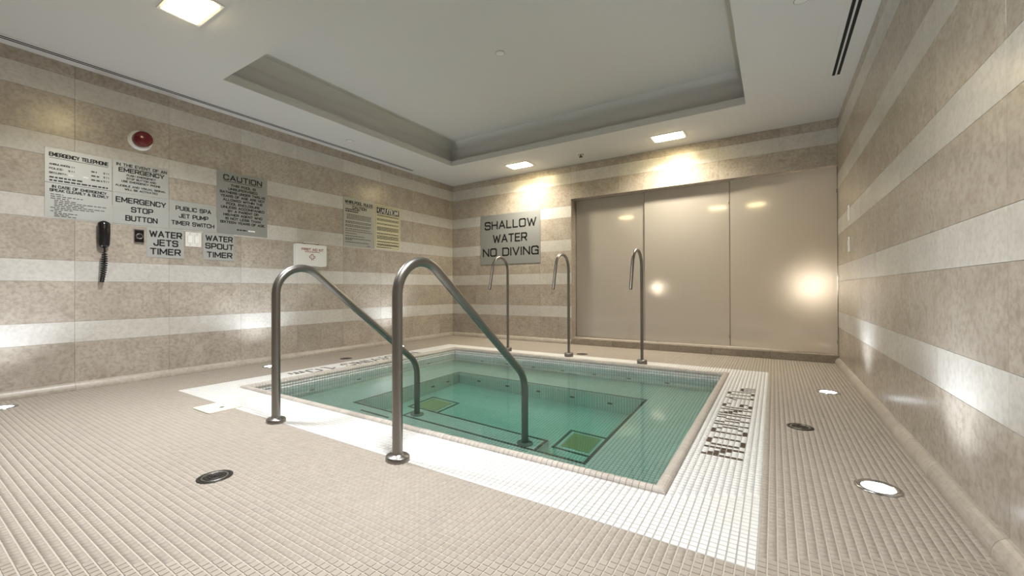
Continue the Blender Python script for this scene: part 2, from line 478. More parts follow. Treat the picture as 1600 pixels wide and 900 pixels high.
addp(plane_tiles((IX0, IY0, ZB), X, Y, Z, 125, 100, lambda a, b: ~(dark_row(a, b) | extra_row(a, b))))
addp(plane_tiles((WX0, WY0, ZF), X, Y, Z, 82, 54, lambda a, b: ~frame_row(a, b)))
addp(plane_tiles((SX0, WY0, ZS), X, Y, Z, nsx, 12, lambda a, b: ~step_dark(a, b)))
pd = pl(big_mesh('dark_edge_mosaic', np.concatenate([p[0] for p in parts]), np.concatenate([p[1] for p in parts]), M['dark_tile']))
tag(pd, 'dark line of mosaic tiles along bench, step and drain edges', kind='stuff')

# coping: small bullnose stones all round; near and plain-wall sides one by one
CW_ = IX0 - OX0
prof = [(0.0, -.004), (0.001, .004), (.006, .0105), (.014, .0145), (.024, .016), (.034, .0145), (.043, .010), (.050, .002), (.0535, -.010), (.0535, -.022), (CW_ - .0, -.024), (CW_ - .0, -.03), (0, -.03)]
def coping_mesh(L):
    mb = MB(); n = len(prof)
    v = [(-L / 2, q[0], q[1]) for q in prof] + [(L / 2, q[0], q[1]) for q in prof]
    f = [tuple(range(n)), tuple(range(2 * n - 1, n - 1, -1))] + [((i + 1) % n, i, n + i, n + (i + 1) % n) for i in range(n)]
    mb.add(v, f); return mb
cm = coping_mesh(P - .0016).mesh('coping_stone', M['coping'])
def cop_spots():
    for k in range(129): yield 'near', (OX0 + (k + .5) * P, OY0, 0), 0.0
    for k in range(104): yield 'plain', (OX1, OY0 + (k + .5) * P, 0), math.pi / 2
    for k in range(129): yield 'far', (OX1 - (k + .5) * P, OY1, 0), math.pi
    for k in range(104): yield 'signs', (OX0, OY1 - (k + .5) * P, 0), -math.pi / 2
stuffm = MB(); base = coping_mesh(P - .0016)
for side, loc, rz in cop_spots():
    endgap = 2
    if side in ('near', 'far'):
        k = (loc[0] - OX0) / P
        if k < endgap or k > 129 - endgap: continue
    else:
        k = (loc[1] - OY0) / P
        if k < endgap or k > 104 - endgap: continue
    if side in ('near', 'plain'):
        o = bpy.data.objects.new('coping_stone', cm); link(o); o.location = loc; o.rotation_euler = (0, 0, rz); pl(o)
    else:
        Mx = Matrix.Translation(loc) @ Matrix.Rotation(rz, 4, 'Z')
        stuffm.add([tuple(Mx @ Vector(p)) for p in base.v], base.f)
tag(pl(stuffm.build('coping_stones', M['coping'])), 'bullnose coping stones along the far edges', kind='stuff')
# mitred corner stones
for cx, cy, rz in ((OX0, OY0, 0), (OX1, OY0, math.pi / 2), (OX1, OY1, math.pi), (OX0, OY1, -math.pi / 2)):
    mb = MB(); n = len(prof); L = 2 * P - .001
    v = [(q[0], q[0], q[1]) for q in prof] + [(L, q[0], q[1]) for q in prof]
    mb.add(v, [((i + 1) % n, i, n + i, n + (i + 1) % n) for i in range(n)] + [tuple(range(2 * n - 1, n - 1, -1))])
    v = [(q[0], q[0], q[1]) for q in prof] + [(q[0], L, q[1]) for q in prof]
    mb.add(v, [(i, (i + 1) % n, n + (i + 1) % n, n + i) for i in range(n)] + [tuple(range(n, 2 * n))])
    o = mb.build('coping_corner', M['coping']); o.location = (cx, cy, 0); o.rotation_euler = (0, 0, rz); pl(o)

# jets
def jet(c, axis, sgn):
    mb = MB(); R = .026
    mb.lathe([(R, 0), (R, .004 * sgn), (R * .8, .008 * sgn), (R * .45, .008 * sgn), (R * .4, .002 * sgn), (0.0005, .002 * sgn)], c, axis, 16, cap=False)
    return pl(mb.build('jet', M['jet']))
for k in range(8): jet((-.913 - .383 * k + .0, IY1, -.385), 'y', 1) if -.913 - .383 * k > IX0 + .1 else None
for y in (2.278, 2.797, 3.316, 3.836): jet((IX0, y, -.36), 'x', 1)
for k in range(5): jet((-1.304 - .3825 * k, WY1, -.775), 'y', 1)
for y in (3.324, 3.567): jet((WX0, y, -.79), 'x', 1)
# drain grates inside the dark frames
for x0, x1, y0, y1 in FR:
    gx0, gx1 = WX0 + (x0 + 2.2) * P, WX0 + (x1 - 1.2) * P; gy0, gy1 = WY0 + (y0 + 2.2) * P, WY0 + (y1 - 1.2) * P
    mb = MB(); mb.box((gx0, gy0, ZF), (gx1, gy0 + .012, ZF + .014)); mb.box((gx0, gy1 - .012, ZF), (gx1, gy1, ZF + .014))
    mb.box((gx0, gy0, ZF), (gx0 + .012, gy1, ZF + .014)); mb.box((gx1 - .012, gy0, ZF), (gx1, gy1, ZF + .014))
    gr = pl(mb.build('drain_grate', M['grate']))
    nb = 11
    for k in range(nb):
        yy = gy0 + .014 + (gy1 - gy0 - .028) * (k + .5) / nb
        mb = MB(); mb.box((gx0 + .012, yy - .0055, ZF + .002), (gx1 - .012, yy + .0055, ZF + .013)); s = mb.build('slat', M['grate']); s.parent = gr

# ------------------------------------------------------------------ water
wb = MB(); wb.box((IX0 - .003, IY0 - .003, ZF - .02), (IX1 + .003, IY1 + .003, ZW))
water = tag(wb.build('pool_water', M['water']), 'still clear teal green water filling the whirlpool', 'water', kind='stuff')

# ------------------------------------------------------------------ walls
LB = [(.385 + .492 * k, .552 + .492 * k) for k in range(5)]
BANDS = []; z = 0.062
for a, b_ in LB: BANDS += [(z, a, 0), (a, b_, 1)]; z = b_
BANDS.append((z, H, 0))
TT, JT = 0.008, 0.0012
def wall_tiles(wall, to3, u0, u1, off, step, clip=None):
    for bi, (z0, z1, kind) in enumerate(BANDS):
        k = math.floor((u0 - off) / step)
        while off + k * step < u1:
            a, b_ = max(u0, off + k * step), min(u1, off + (k + 1) * step); k += 1
            if b_ - a < .004: continue
            for (p, q, r, s) in (clip(a, b_, z0, z1) if clip else [(a, b_, z0, z1)]):
                if q - p < .004 or s - r < .004: continue
                j = JT / 2; i = .0007
                lo = [(p + j, r + j), (q - j, r + j), (q - j, s - j), (p + j, s - j)]
                hi = [(p + j + i, r + j + i), (q - j - i, r + j + i), (q - j - i, s - j - i), (p + j + i, s - j - i)]
                v = [to3(u, w, TT) for u, w in lo] + [to3(u, w, i) for u, w in lo] + [to3(u, w, 0) for u, w in hi]
                f = [(8, 9, 10, 11)] + [(m, (m + 1) % 4, 4 + (m + 1) % 4, 4 + m) for m in range(4)] + [(4 + m, 4 + (m + 1) % 4, 8 + (m + 1) % 4, 8 + m) for m in range(4)]
                mb = MB(); mb.add(v, f)
                mb.build('stone_tile', M['stone_light'] if kind else M['stone_beige'], wall)
w_ = MB(); w_.box((XL - .12, YF, -.06), (XL - TT + .0005, YB + .3, H + .05))
wall_l = tag(w_.build('wall_left', M['wall_grout']), kind='structure')
wall_tiles(wall_l, lambda u, w, d: (XL - d, u, w), YF, YB, 1.545, .617)
w_ = MB(); w_.box((XR + TT - .0005, YF, -.06), (XR + .12, YB + .3, H + .05))
wall_r = tag(w_.build('wall_right', M['wall_grout']), kind='structure')
wall_tiles(wall_r, lambda u, w, d: (XR + d, u, w), YF, YB + .13, 1.81, .617)
DX0, DZ1, DZ0, DEP = -2.509, 2.123, 0.085, 0.132
w_ = MB()
w_.box((XL - .1, YB + TT - .0005, -.06), (DX0 - .012, YB + .25, H + .05)); w_.box((DX0 - .012, YB + TT - .0005, DZ1 + .012), (XR + .1, YB + .25, H + .05))
wall_b = tag(w_.build('wall_back', M['wall_grout']), kind='structure')
def clip_back(a, b_, z0, z1):
    out = []
    if a < DX0: out.append((a, min(b_, DX0), z0, z1))
    if b_ > DX0: out.append((max(a, DX0), b_, max(z0, DZ1), z1))
    return out
wall_tiles(wall_b, lambda u, w, d: (u, YB + d, w), XL, XR, -3.03, .617, clip_back)
w_ = MB(); w_.box((XL - .12, YF - .12, -.06), (XR + .12, YF, H + .05))
tag(w_.build('wall_front', M['stone_beige']), kind='structure')
# reveal of the panel opening and kerb below it
t_ = MB(); t_.box((DX0 - .012, YB + .0008, 0), (DX0, YB + .2, DZ1 + .012)); t_.box((DX0, YB + .0008, DZ1), (XR, YB + .2, DZ1 + .012))
tag(t_.build('trim_1', M['stone_beige']), kind='structure')
k_ = empty('trim_2', (DX0, YB, 0)); tag(k_, kind='structure')
for i in range(5):
    a = DX0 + (XR - DX0) * i / 5; b_ = DX0 + (XR - DX0) * (i + 1) / 5
    mb = MB(); mb.box((a - DX0 + .0008, -.012, 0), (b_ - DX0 - .0008, .2, DZ0)); mb.build('kerb_stone', M['stone_kerb'], k_, .004)
mb = MB(); mb.box((.002, .085, DZ0), (XR - DX0 - .002, .108, DZ0 + .012)); mb.build('sill_strip', M['sill_strip'], k_)

# rounded stone base along the walls
bprof = [(0, 0), (.038, 0), (.0385, .012), (.036, .026), (.030, .040), (.021, .052), (.010, .060), (0, .063)]
def baseboard(name, to3, u0, u1, step, off):
    root = empty(name, to3(u0, 0, 0)); tag(root, kind='structure'); ro = Vector(root.location)
    k = math.floor((u0 - off) / step)
    while off + k * step < u1:
        a, b_ = max(u0, off + k * step) + .0007, min(u1, off + (k + 1) * step) - .0007; k += 1
        if b_ - a < .01: continue
        mb = MB(); n = len(bprof)
        v = [tuple(Vector(to3(a, d, zz)) - ro) for d, zz in bprof] + [tuple(Vector(to3(b_, d, zz)) - ro) for d, zz in bprof]
        mb.add(v, [tuple(range(n)), tuple(range(2 * n - 1, n - 1, -1))] + [((i + 1) % n, i, n + i, n + (i + 1) % n) for i in range(n)])
        mb.build('base_stone', M['stone_base'], root)
baseboard('baseboard_left', lambda u, d, z: (XL + d, u, z), YF, YB, .617, 1.545)
baseboard('baseboard_right', lambda u, d, z: (XR - d, u, z), YF, YB - .014, .617, 1.81)
baseboard('baseboard_back', lambda u, d, z: (u, YB - d, z), XL + .04, DX0 - .001, .617, -3.03)

# ------------------------------------------------------------------ ceiling with tray
TX0, TX1, TY0, TY1 = -4.012, -0.228, 1.673, 4.67
c_ = MB()
def cring(x0, y0, x1, y1, a0, b0, a1, b1, z0, z1, mi=0):
    c_.box((x0, y0, z0), (x1, b0, z1), mi); c_.box((x0, b1, z0), (x1, y1, z1), mi)
    c_.box((x0, b0, z0), (a0, b1, z1), mi); c_.box((a1, b0, z0), (x1, b1, z1), mi)
cring(XL - .1, YF - .1, XR + .1, YB + .3, TX0, TY0, TX1, TY1, H, H + .075)
bk = .10                                                # the tray wall stands back behind the lip
tx0, tx1, ty0, ty1 = TX0 - bk, TX1 + bk, TY0 - bk, TY1 + bk
cring(XL - .1, YF - .1, XR + .1, YB + .3, tx0, ty0, tx1, ty1, H + .075, 3.1, 2)
ZT1, ZT2, SL = 2.885, 2.985, .085                      # sloped cove up to the tray ceiling
a = [(tx0, ty0), (tx1, ty0), (tx1, ty1), (tx0, ty1)]; b_ = [(tx0 + SL, ty0 + SL), (tx1 - SL, ty0 + SL), (tx1 - SL, ty1 - SL), (tx0 + SL, ty1 - SL)]
c_.add([(x, y, ZT1) for x, y in a] + [(x, y, ZT2) for x, y in b_], [((i + 1) % 4, i, 4 + i, 4 + (i + 1) % 4) for i in range(4)], 2)
c_.box((tx0, ty0, ZT2), (tx1, ty1, 3.1), 1)
ceil = tag(c_.build('ceiling', [M['ceiling'], M['tray'], M['tray_side']]), kind='structure')

# slot diffusers: black slots between white bars
def diffuser(x0, x1, y0, y1, label):
    root = empty('slot_diffuser', ((x0 + x1) / 2, (y0 + y1) / 2, H)); tag(root, label, 'air vent'); ro = Vector(root.location)
    def part(name, a, b_, m):
        mb = MB(); mb.box(tuple(Vector(a) - ro), tuple(Vector(b_) - ro)); return mb.build(name, m, root)
    w = x1 - x0
    part('slot_backing', (x0 + .01, y0 + .01, H - .0022), (x1 - .01, y1 - .01, H - .0002), M['slot_black'])
    for f0, f1 in ((0, .27), (.45, .55), (.73, 1.0)): part('bar', (x0 + w * f0, y0, H - .0030), (x0 + w * f1, y1, H - .0003), M['ceiling'])
    for q in (y0, y1 - .02): part('end_cap', (x0, q, H - .0032), (x1, q + .02, H - .0003), M['ceiling'])
diffuser(-4.712, -4.598, -1.2, 4.54, 'long white slot diffuser in the ceiling above the wall of signs')
diffuser(.394, .512, 1.2, 4.47, 'white slot diffuser in the ceiling along the plain stone wall')

# ceiling disc fittings
def disc(loc, r, label, spr=False, m='white_metal'):
    root = empty('sprinkler_cover' if not spr else 'ceiling_sprinkler', loc); tag(root, label, 'sprinkler')
    mb = MB(); mb.lathe([(0.001, -.006), (r * .85, -.006), (r, -.002), (r, 0)], (0, 0, 0), 'z', 24, cap=False); mb.build('cover_plate', M[m], root)
    if spr:
        mb = MB(); mb.lathe([(.001, -.034), (.012, -.034), (.012, -.006)], n=14, cap=False); mb.build('nozzle', M['steel'], root)
        mb = MB(); mb.lathe([(.001, -.040), (.026, -.040), (.026, -.037), (.001, -.037)], n=12, cap=False); mb.build('deflector', M['drain_iron'], root)
        mb = MB(); mb.lathe([(r * .55, -.0075), (r * .72, -.0075), (r * .72, -.006)], n=20, cap=False); mb.build('ring', M['drain_iron'], root)
    else:
        mb = MB(); mb.lathe([(r * .86, -.0062), (r * .93, -.0066), (r * .98, -.0045)], n=24, cap=False); mb.build('rim', M['sign_dark'], root)
disc((-2.125, 3.16, ZT2), .045, 'flat round sprinkler cover in the raised tray ceiling')
disc((-4.357, 3.19, H), .045, 'flat round sprinkler cover beside the long slot diffuser')
disc((.154, 3.17, H), .045, 'flat round sprinkler cover beside the short slot diffuser')
disc((-2.19, 5.196, H), .058, 'round sprinkler with dark nozzle between the two far ceiling lights', True)

# ------------------------------------------------------------------ ceiling downlights
def downlight(x, y, label, col=DOWN_COL, lx=.34, ly=.20, suffix=''):
    root = empty('ceiling_light' + suffix, (x, y, H)); tag(root, label, 'ceiling light', 'rectangular recessed ceiling lights')
    mb = MB(); t = .018
    for a, b_ in (((-lx / 2 - t, -ly / 2 - t), (lx / 2 + t, -ly / 2)), ((-lx / 2 - t, ly / 2), (lx / 2 + t, ly / 2 + t)), ((-lx / 2 - t, -ly / 2), (-lx / 2, ly / 2)), ((lx / 2, -ly / 2), (lx / 2 + t, ly / 2))):
        mb.box((a[0], a[1], -.006), (b_[0], b_[1], 0))
    mb.build('trim_frame', M['white_metal'], root)
    mb = MB(); d = .016
    v = [(-lx / 2, -ly / 2, -.001), (lx / 2, -ly / 2, -.001), (lx / 2, ly / 2, -.001), (-lx / 2, ly / 2, -.001)] + [(sx * (lx / 2 - .02), sy * (ly / 2 - .02), -d) for sx, sy in ((-1, -1), (1, -1), (1, 1), (-1, 1))]
    mb.add(v, [(4, 7, 6, 5), (0, 4, 5, 1), (1, 5, 6, 2), (2, 6, 7, 3), (3, 7, 4, 0)])
    mb.build('lens' + suffix, M['down_lens'], root)
    L = bpy.data.lights.new('downlight_lamp' + suffix, 'AREA'); L.shape = 'RECTANGLE'; L.size = lx - .05; L.size_y = ly - .05
    L.energy = DOWN_W * (.55 if col is DOWN_FAR_COL else 1.08); L.color = col; L.spread = DOWN_SPREAD
    lo = bpy.data.objects.new('downlight_lamp' + suffix, L); link(lo, root); lo.location = (0, 0, -d - .002)
downlight(-3.15, 1.13, 'lit rectangular ceiling light beyond the tray corner nearest the telephone')
downlight(-3.14, 5.17, 'lit rectangular ceiling light above the shallow water sign', DOWN_FAR_COL)
downlight(-1.06, 5.17, 'lit rectangular ceiling light above the middle frosted panel', DOWN_FAR_COL)
downlight(-1.06, 1.13, 'lit rectangular ceiling light on the entrance side of the tray, towards the plain wall', suffix='_offscreen')

# ------------------------------------------------------------------ floor uplights
def uplight(x, y, label):
    root = empty('floor_uplight', (x, y, 0)); tag(root, label, 'floor light', 'round floor uplights along the walls')
    mb = MB(); mb.lathe([(.076, 0), (.075, .0035), (.070, .006), (.056, .0045), (.054, .002)], n=32, cap=False); mb.build('bezel', M['chrome'], root)
    mb = MB(); mb.lathe([(.0545, .0015), (.045, .004), (.02, .0055), (.0005, .006)], n=28, cap=False); mb.build('lens', M['up_lens'], root)
    L = bpy.data.lights.new('uplight_lamp', 'SPOT'); L.energy = UP_W; L.color = UP_COL; L.spot_size = math.radians(120); L.spot_blend = .9; L.shadow_soft_size = .045
    lo = bpy.data.objects.new('uplight_lamp', L); link(lo, root); lo.location = (0, 0, .03); lo.rotation_euler = (math.pi, 0, 0)
uplight(.349, 3.998, 'lit round floor light by the plain wall, closer to the frosted panels')
uplight(.349, 2.186, 'lit round floor light by the plain wall, beside the start of the NO DIVING tiles')
uplight(-4.478, .521, 'lit round floor light below the emergency telephone sign')
uplight(-4.478, 2.308, 'lit round floor light below the large grey caution sign')
uplight(-4.478, 4.10, 'lit round floor light below the cream caution sign near the corner')

# ------------------------------------------------------------------ floor drains and cream hatch
def drain(x, y, label, r=.066):
    root = empty('floor_drain', (x, y, 0)); tag(root, label, 'drain', 'round floor drains')
    mb = MB(); mb.lathe([(r, 0), (r, .002), (r * .86, .0025), (r * .84, .0008), (.001, .0008)], n=28, cap=False); mb.build('rim', M['drain_iron'], root)
    for k, rr in enumerate((.70, .50, .30)):
        mb = MB(); mb.lathe([(r * rr + .0045, .0008), (r * rr + .0045, .0028), (r * rr - .0035, .0028), (r * rr - .0035, .0008)], n=24, cap=False); mb.build('grate_ring', M['steel'] if k == 0 else M['drain_iron'], root)
    for k in range(4):
        a = math.pi * k / 4; mb = MB(); c, s = math.cos(a), math.sin(a)
        mb.add([(c * r * .84 - s * .003, s * r * .84 + c * .003, .0026), (-c * r * .84 - s * .003, -s * r * .84 + c * .003, .0026), (-c * r * .84 + s * .003, -s * r * .84 - c * .003, .0026), (c * r * .84 + s * .003, s * r * .84 - c * .003, .0026)], [(0, 1, 2, 3)])
        mb.build('grate_bar', M['drain_iron'], root)
drain(-2.031, .816, 'dark round floor drain standing alone in the open beige floor')
drain(.124, 2.911, 'dark round floor drain between the plain wall and the NO DIVING tiles')
drain(-4.228, 3.04, 'dark round floor drain between the wall of signs and the pool border')
drain(-2.003, 4.771, 'dark round floor drain behind the water spouts by the frosted panels')
root = empty('access_hatch', (-3.215, 1.31, 0)); tag(root, 'cream coloured floor hatch plate with a small dark finger hole', 'hatch')
mb = MB(); prism(mb, rounded_rect(.25, .205, .02), lambda u, w, d: (u, w, d), 0, .005); mb.build('plate', M['cream_plate'], root, .0015)
mb = MB(); mb.lathe([(.013, .005), (.013, .0062), (.009, .0062), (.0085, .0053), (.0005, .0053)], (.035, .01, 0), n=18, cap=False); mb.build('finger_hole', M['drain_iron'], root)

# ------------------------------------------------------------------ handrails
def fillet(pts, radii, n=12):
    out = [Vector(pts[0])]
    for i in range(1, len(pts) - 1):
        p, a, b_ = Vector(pts[i]), Vector(pts[i - 1]), Vector(pts[i + 1]); r = radii[i - 1]
        d1, d2 = (a - p).normalized(), (b_ - p).normalized(); half = d1.angle(d2) / 2
        t = r / math.tan(half); c = p + (d1 + d2).normalized() * (r / math.sin(half))
        s, e_ = p + d1 * t - c, p + d2 * t - c
        ang = s.angle(e_); ax = s.cross(e_).normalized()
        for k in range(n + 1): out.append(c + Matrix.Rotation(ang * k / n, 3, ax) @ s)
    out.append(Vector(pts[-1])); return out
def handrail(x, label):
    y0 = 1.355; root = empty('handrail', (x, y0, 0)); tag(root, label, 'handrail', 'steel pool handrails')
    yl = 2.53 - y0
    path = fillet([(0, 0, 0), (0, 0, 1.118), (0, yl, .182), (0, yl, ZS + .004)], [.165, .20], 16)
    mb = MB(); mb.tube(path, .0245, 20); mb.build('rail_tube', M['steel'], root)
    for yy, zz, nm in ((0, 0, 'flange'), (yl, ZS, 'foot_flange')):
        mb = MB(); mb.lathe([(.060, .0005), (.060, .018), (.055, .023), (.032, .024), (.029, .03), (.0245, .031)], (0, yy, zz), n=32, cap=False, sx=1.0, sy=.86); mb.build(nm, M['steel'], root)
    for s in (-1, 1):
        mb = MB(); mb.lathe([(.007, .0235), (.007, .027), (.0005, .0285)], (s * .044, 0, 0), n=10, cap=False); mb.build('screw', M['chrome'], root)
handrail(-2.562, 'bent steel handrail on the side towards the wall of signs and cream hatch')
handrail(-1.500, 'bent steel handrail on the side towards the plain wall and NO DIVING tiles')

# ------------------------------------------------------------------ water spouts
def spout(x, y, label):
    root = empty('water_spout', (x, y, 0)); tag(root, label, 'water spout', 'steel water spouts')
    R, cz = .17, 1.035
    path = [(0, 0, .01), (0, 0, .5), (0, 0, cz)] + [(0, -R + R * math.cos(math.radians(t)), cz + R * math.sin(math.radians(t))) for t in range(8, 167, 8)]
    th = math.radians(166); ye, ze = -R + R * math.cos(th), cz + R * math.sin(th)
    path.append((0, ye, ze)); path.append((0, ye - .242 * .285, ze - .97 * .285))
    mb = MB(); mb.tube(path, .0165, 16); mb.build('pipe', M['steel'], root)
    mb = MB(); mb.lathe([(.0135, 0), (.013, .012), (.0005, .012)], n=12, cap=False)
    q = Vector(path[-1]); dr = (Vector(path[-1]) - Vector(path[-2])).normalized()
    Rm = Vector((0, 0, 1)).rotation_difference(-dr).to_matrix()
    mb.v = [tuple(Rm @ Vector(p) + q + dr * .001) for p in mb.v]; mb.build('nozzle_mouth', M['drain_iron'], root)
    mb = MB(); mb.lathe([(.052, 0), (.052, .040), (.048, .045), (.0165, .046)], n=28, cap=False); mb.build('base_collar', M['steel'], root)
spout(-2.93, 4.515, 'hooked steel water spout standing before the shallow water sign')
spout(-2.068, 4.52, 'hooked steel water spout in the middle of the row of three')
spout(-1.195, 4.475, 'hooked steel water spout before the joint of first and second frosted panel')

# ------------------------------------------------------------------ frosted panels and the corridor behind them
DY = YB + DEP
def panel(name, x0, x1, y, ang, label, tilt_about=None):
    root = empty(name, (x0, y, DZ0)); root.rotation_euler = (0, 0, ang); tag(root, label, 'glass panel', kind='structure')
    w = x1 - x0; z1 = DZ1 - DZ0 - .004
    mb = MB(); mb.box((.004, 0, .014), (w - .004, .012, z1)); mb.build('glass', M['frosted_glass'], root)
    mb = MB(); mb.box((.0005, .001, .014), (.0035, .011, z1)); mb.build('edge_gasket', M['door_edge'], root)
    mb = MB(); mb.box((w - .0035, .001, .014), (w - .0005, .011, z1)); mb.build('edge_gasket', M['door_edge'], root)
    for zz in (z1 - .28, .12):
        mb = MB(); mb.box((w - .012, -.004, zz), (w - .002, 0, zz + .035)); mb.build('clip', M['chrome'], root, .001)
panel('door_1', DX0 + .003, -1.45, DY + .035, 0, 'frosted glass panel beside the striped stone, its edge slid behind the next panel')
panel('door_2', -1.49, -.458, DY, 0, 'middle frosted glass panel')
panel('door_3', -.456, XR + .0028, DY, math.radians(-4.6), 'frosted glass panel against the plain stone wall, standing slightly ajar')
c2 = MB(); cy0, cy1 = YB + .25, YB + 2.3
c2.box((XL, cy1, -.06), (XR + 1.2, cy1 + .1, H)); tag(c2.build('wall_corridor', M['corridor']), kind='structure')
c2 = MB(); c2.box((XL - .1, cy0, -.06), (XL, cy1 + .1, H)); tag(c2.build('wall_corridor_end', M['corridor']), kind='structure')
c2 = MB(); c2.box((XR + 1.1, YB, -.06), (XR + 1.2, cy1, H)); c2.box((XR + .1, YB + .3, -.06), (XR + 1.1, YB + .34, H)); tag(c2.build('wall_corridor_far', M['corridor']), kind='structure')
c2 = MB(); c2.box((XL - .1, YB + .3, H), (XR + 1.2, cy1 + .1, H + .08)); tag(c2.build('ceiling_corridor', M['ceiling']), kind='structure')
c2 = MB(); c2.box((XL - .1, YB + .3, -.06), (XR + 1.2, cy1 + .1, 0)); tag(c2.build('floor_corridor', M['corridor']), kind='structure')
def sconce(x, y, z, r, w, col, label):
    root = empty('globe_lamp', (x, y, 0)); tag(root, label, 'lamp')
    mb = MB(); mb.lathe([(.09, 0), (.09, .02), (.02, .03), (.012, .05), (.012, z - r)], n=20, cap=True); mb.build('stand', M['steel'], root)
    mb = MB(); mb.lathe([(max(.0005, r * math.sin(math.pi * k / 10)), -r * math.cos(math.pi * k / 10)) for k in range(11)], (0, 0, z), n=20, cap=False)
    g_ = mb.build('globe', M['sconce_glass'], root)
    L = bpy.data.lights.new('globe_bulb', 'POINT'); L.energy = w; L.color = col; L.shadow_soft_size = r * 1.03
    lo = bpy.data.objects.new('globe_bulb', L); link(lo, root); lo.location = (0, 0, z)
def along(px, y):
    """x of the pixel column px on the plane Y = y"""
    k = (px - 800) / FPX; s, c = math.sin(YAW), math.cos(YAW)
    return y * (-s + c * k) / (c + s * k)
sconce(along(1270, YB + 1.0), YB + 1.0, .83, .14, SCONCE_W * 2.2, (1.0, .84, .66), 'glowing warm globe lamp behind the frosted panel against the plain wall')
sconce(along(1027, YB + .42), YB + .42, .82, .05, SCONCE_W * .14, (1.0, .95, .90), 'small glowing globe lamp behind the middle frosted panel')

# ------------------------------------------------------------------ squared stroke lettering
c_ch = .14
def sq(x0, y0, x1, y1, c=c_ch): return [(x0 + c, y0), (x1 - c, y0), (x1, y0 + c), (x1, y1 - c), (x1 - c, y1), (x0 + c, y1), (x0, y1 - c), (x0, y0 + c), (x0 + c, y0)]
W1 = .82
GL = {
 'A': (W1, [[(0, 0), (.41, 1), (.82, 0)], [(.14, .32), (.68, .32)]]),
 'B': (.76, [[(0, 0), (0, 1), (.62, 1), (.74, .88), (.74, .64), (.62, .53), (0, .53)], [(.62, .53), (.76, .42), (.76, .12), (.64, 0), (0, 0)]]),
 'C': (.76, [[(.76, .74), (.76, .86), (.62, 1), (.14, 1), (0, .86), (0, .14), (.14, 0), (.62, 0), (.76, .14), (.76, .26)]]),
 'D': (.78, [[(0, 0), (0, 1), (.62, 1), (.78, .84), (.78, .16), (.62, 0), (0, 0)]]),
 'E': (.66, [[(.66, 1), (0, 1), (0, 0), (.66, 0)], [(0, .52), (.58, .52)]]),
 'F': (.64, [[(.64, 1), (0, 1), (0, 0)], [(0, .50), (.56, .50)]]),
 'G': (.78, [[(.78, .78), (.78, .86), (.64, 1), (.14, 1), (0, .86), (0, .14), (.14, 0), (.78, 0), (.78, .48), (.44, .48)]]),
 'H': (.76, [[(0, 0), (0, 1)], [(.76, 0), (.76, 1)], [(0, .52), (.76, .52)]]),
 'I': (.0, [[(0, 0), (0, 1)]]),
 'J': (.60, [[(.60, 1), (.60, .14), (.46, 0), (.14, 0), (0, .14), (0, .30)]]),
 'K': (.74, [[(0, 0), (0, 1)], [(.74, 1), (.1, .50), (.74, 0)], [(0, .5), (.1, .5)]]),
 'L': (.60, [[(0, 1), (0, 0), (.60, 0)]]),
 'M': (.90, [[(0, 0), (0, 1), (.45, .25), (.90, 1), (.90, 0)]]),
 'N': (.76, [[(0, 0), (0, 1), (.76, 0), (.76, 1)]]),
 'O': (.78, [sq(0, 0, .78, 1, .12)]),
 'P': (.72, [[(0, 0), (0, 1), (.58, 1), (.72, .88), (.72, .54), (.58, .42), (0, .42)]]),
 'R': (.74, [[(0, 0), (0, 1), (.60, 1), (.74, .88), (.74, .56), (.60, .44), (0, .44)], [(.40, .44), (.74, 0)]]),
 'S': (.74, [[(.74, .80), (.74, .88), (.62, 1), (.12, 1), (0, .88), (0, .64), (.12, .53), (.62, .53), (.74, .42), (.74, .12), (.62, 0), (.12, 0), (0, .12), (0, .22)]]),
 'T': (.72, [[(0, 1), (.72, 1)], [(.36, 1), (.36, 0)]]),
 'U': (.76, [[(0, 1), (0, .14), (.14, 0), (.62, 0), (.76, .14), (.76, 1)]]),
 'V': (.78, [[(0, 1), (.39, 0), (.78, 1)]]),
 'W': (1.1, [[(0, 1), (.28, 0), (.55, .85), (.82, 0), (1.1, 1)]]),
 'X': (.76, [[(0, 0), (.76, 1)], [(0, 1), (.76, 0)]]),
 'Y': (.78, [[(0, 1), (.39, .46), (.78, 1)], [(.39, .46), (.39, 0)]]),
 '&': (.80, [[(.80, 0), (.16, .80), (.16, .92), (.28, 1), (.46, .92), (.46, .78), (0, .34), (0, .12), (.14, 0), (.48, 0), (.76, .36)]]),
 '.': (.0, [[(0, 0), (0, .06)]]),
 ':': (.0, [[(0, .12), (0, .20)], [(0, .62), (0, .70)]]),
 '/': (.5, [[(0, 0), (.5, 1)]]),
 '1': (.2, [[(0, .82), (.2, 1), (.2, 0)]]),
 '9': (.7, [[(.7, .5), (.12, .5), (0, .62), (0, .88), (.12, 1), (.58, 1), (.7, .88), (.7, .12), (.58, 0), (.1, 0)]]),
}
SP, WS = .30, .62
def text_width(s):
    x = 0
    for ch in s: x += (WS if ch == ' ' else GL[ch][0] + SP)
    return x - SP
def text_quads(s, x0, z0, h, w_total, st=.17, k=None):
    """flat quads (in sign plane) of a line of lettering, fitted to w_total"""
    k = k or w_total / text_width(s); out = []; x = 0; t = st * h / 2
    for ch in s:
        if ch == ' ': x += WS; continue
        w, strokes = GL[ch]
        for pl_ in strokes:
            pts = [Vector((x0 + (x + px) * k, z0 + py * h)) for px, py in pl_]
            for a, b_ in zip(pts, pts[1:]):
                d = b_ - a
                if d.length < 1e-6: continue
                d.normalize(); n = Vector((-d.y, d.x)) * t; e_ = d * t * .75
                out.append([a - e_ - n, b_ + e_ - n, b_ + e_ + n, a - e_ + n])
        x += w + SP
    return out
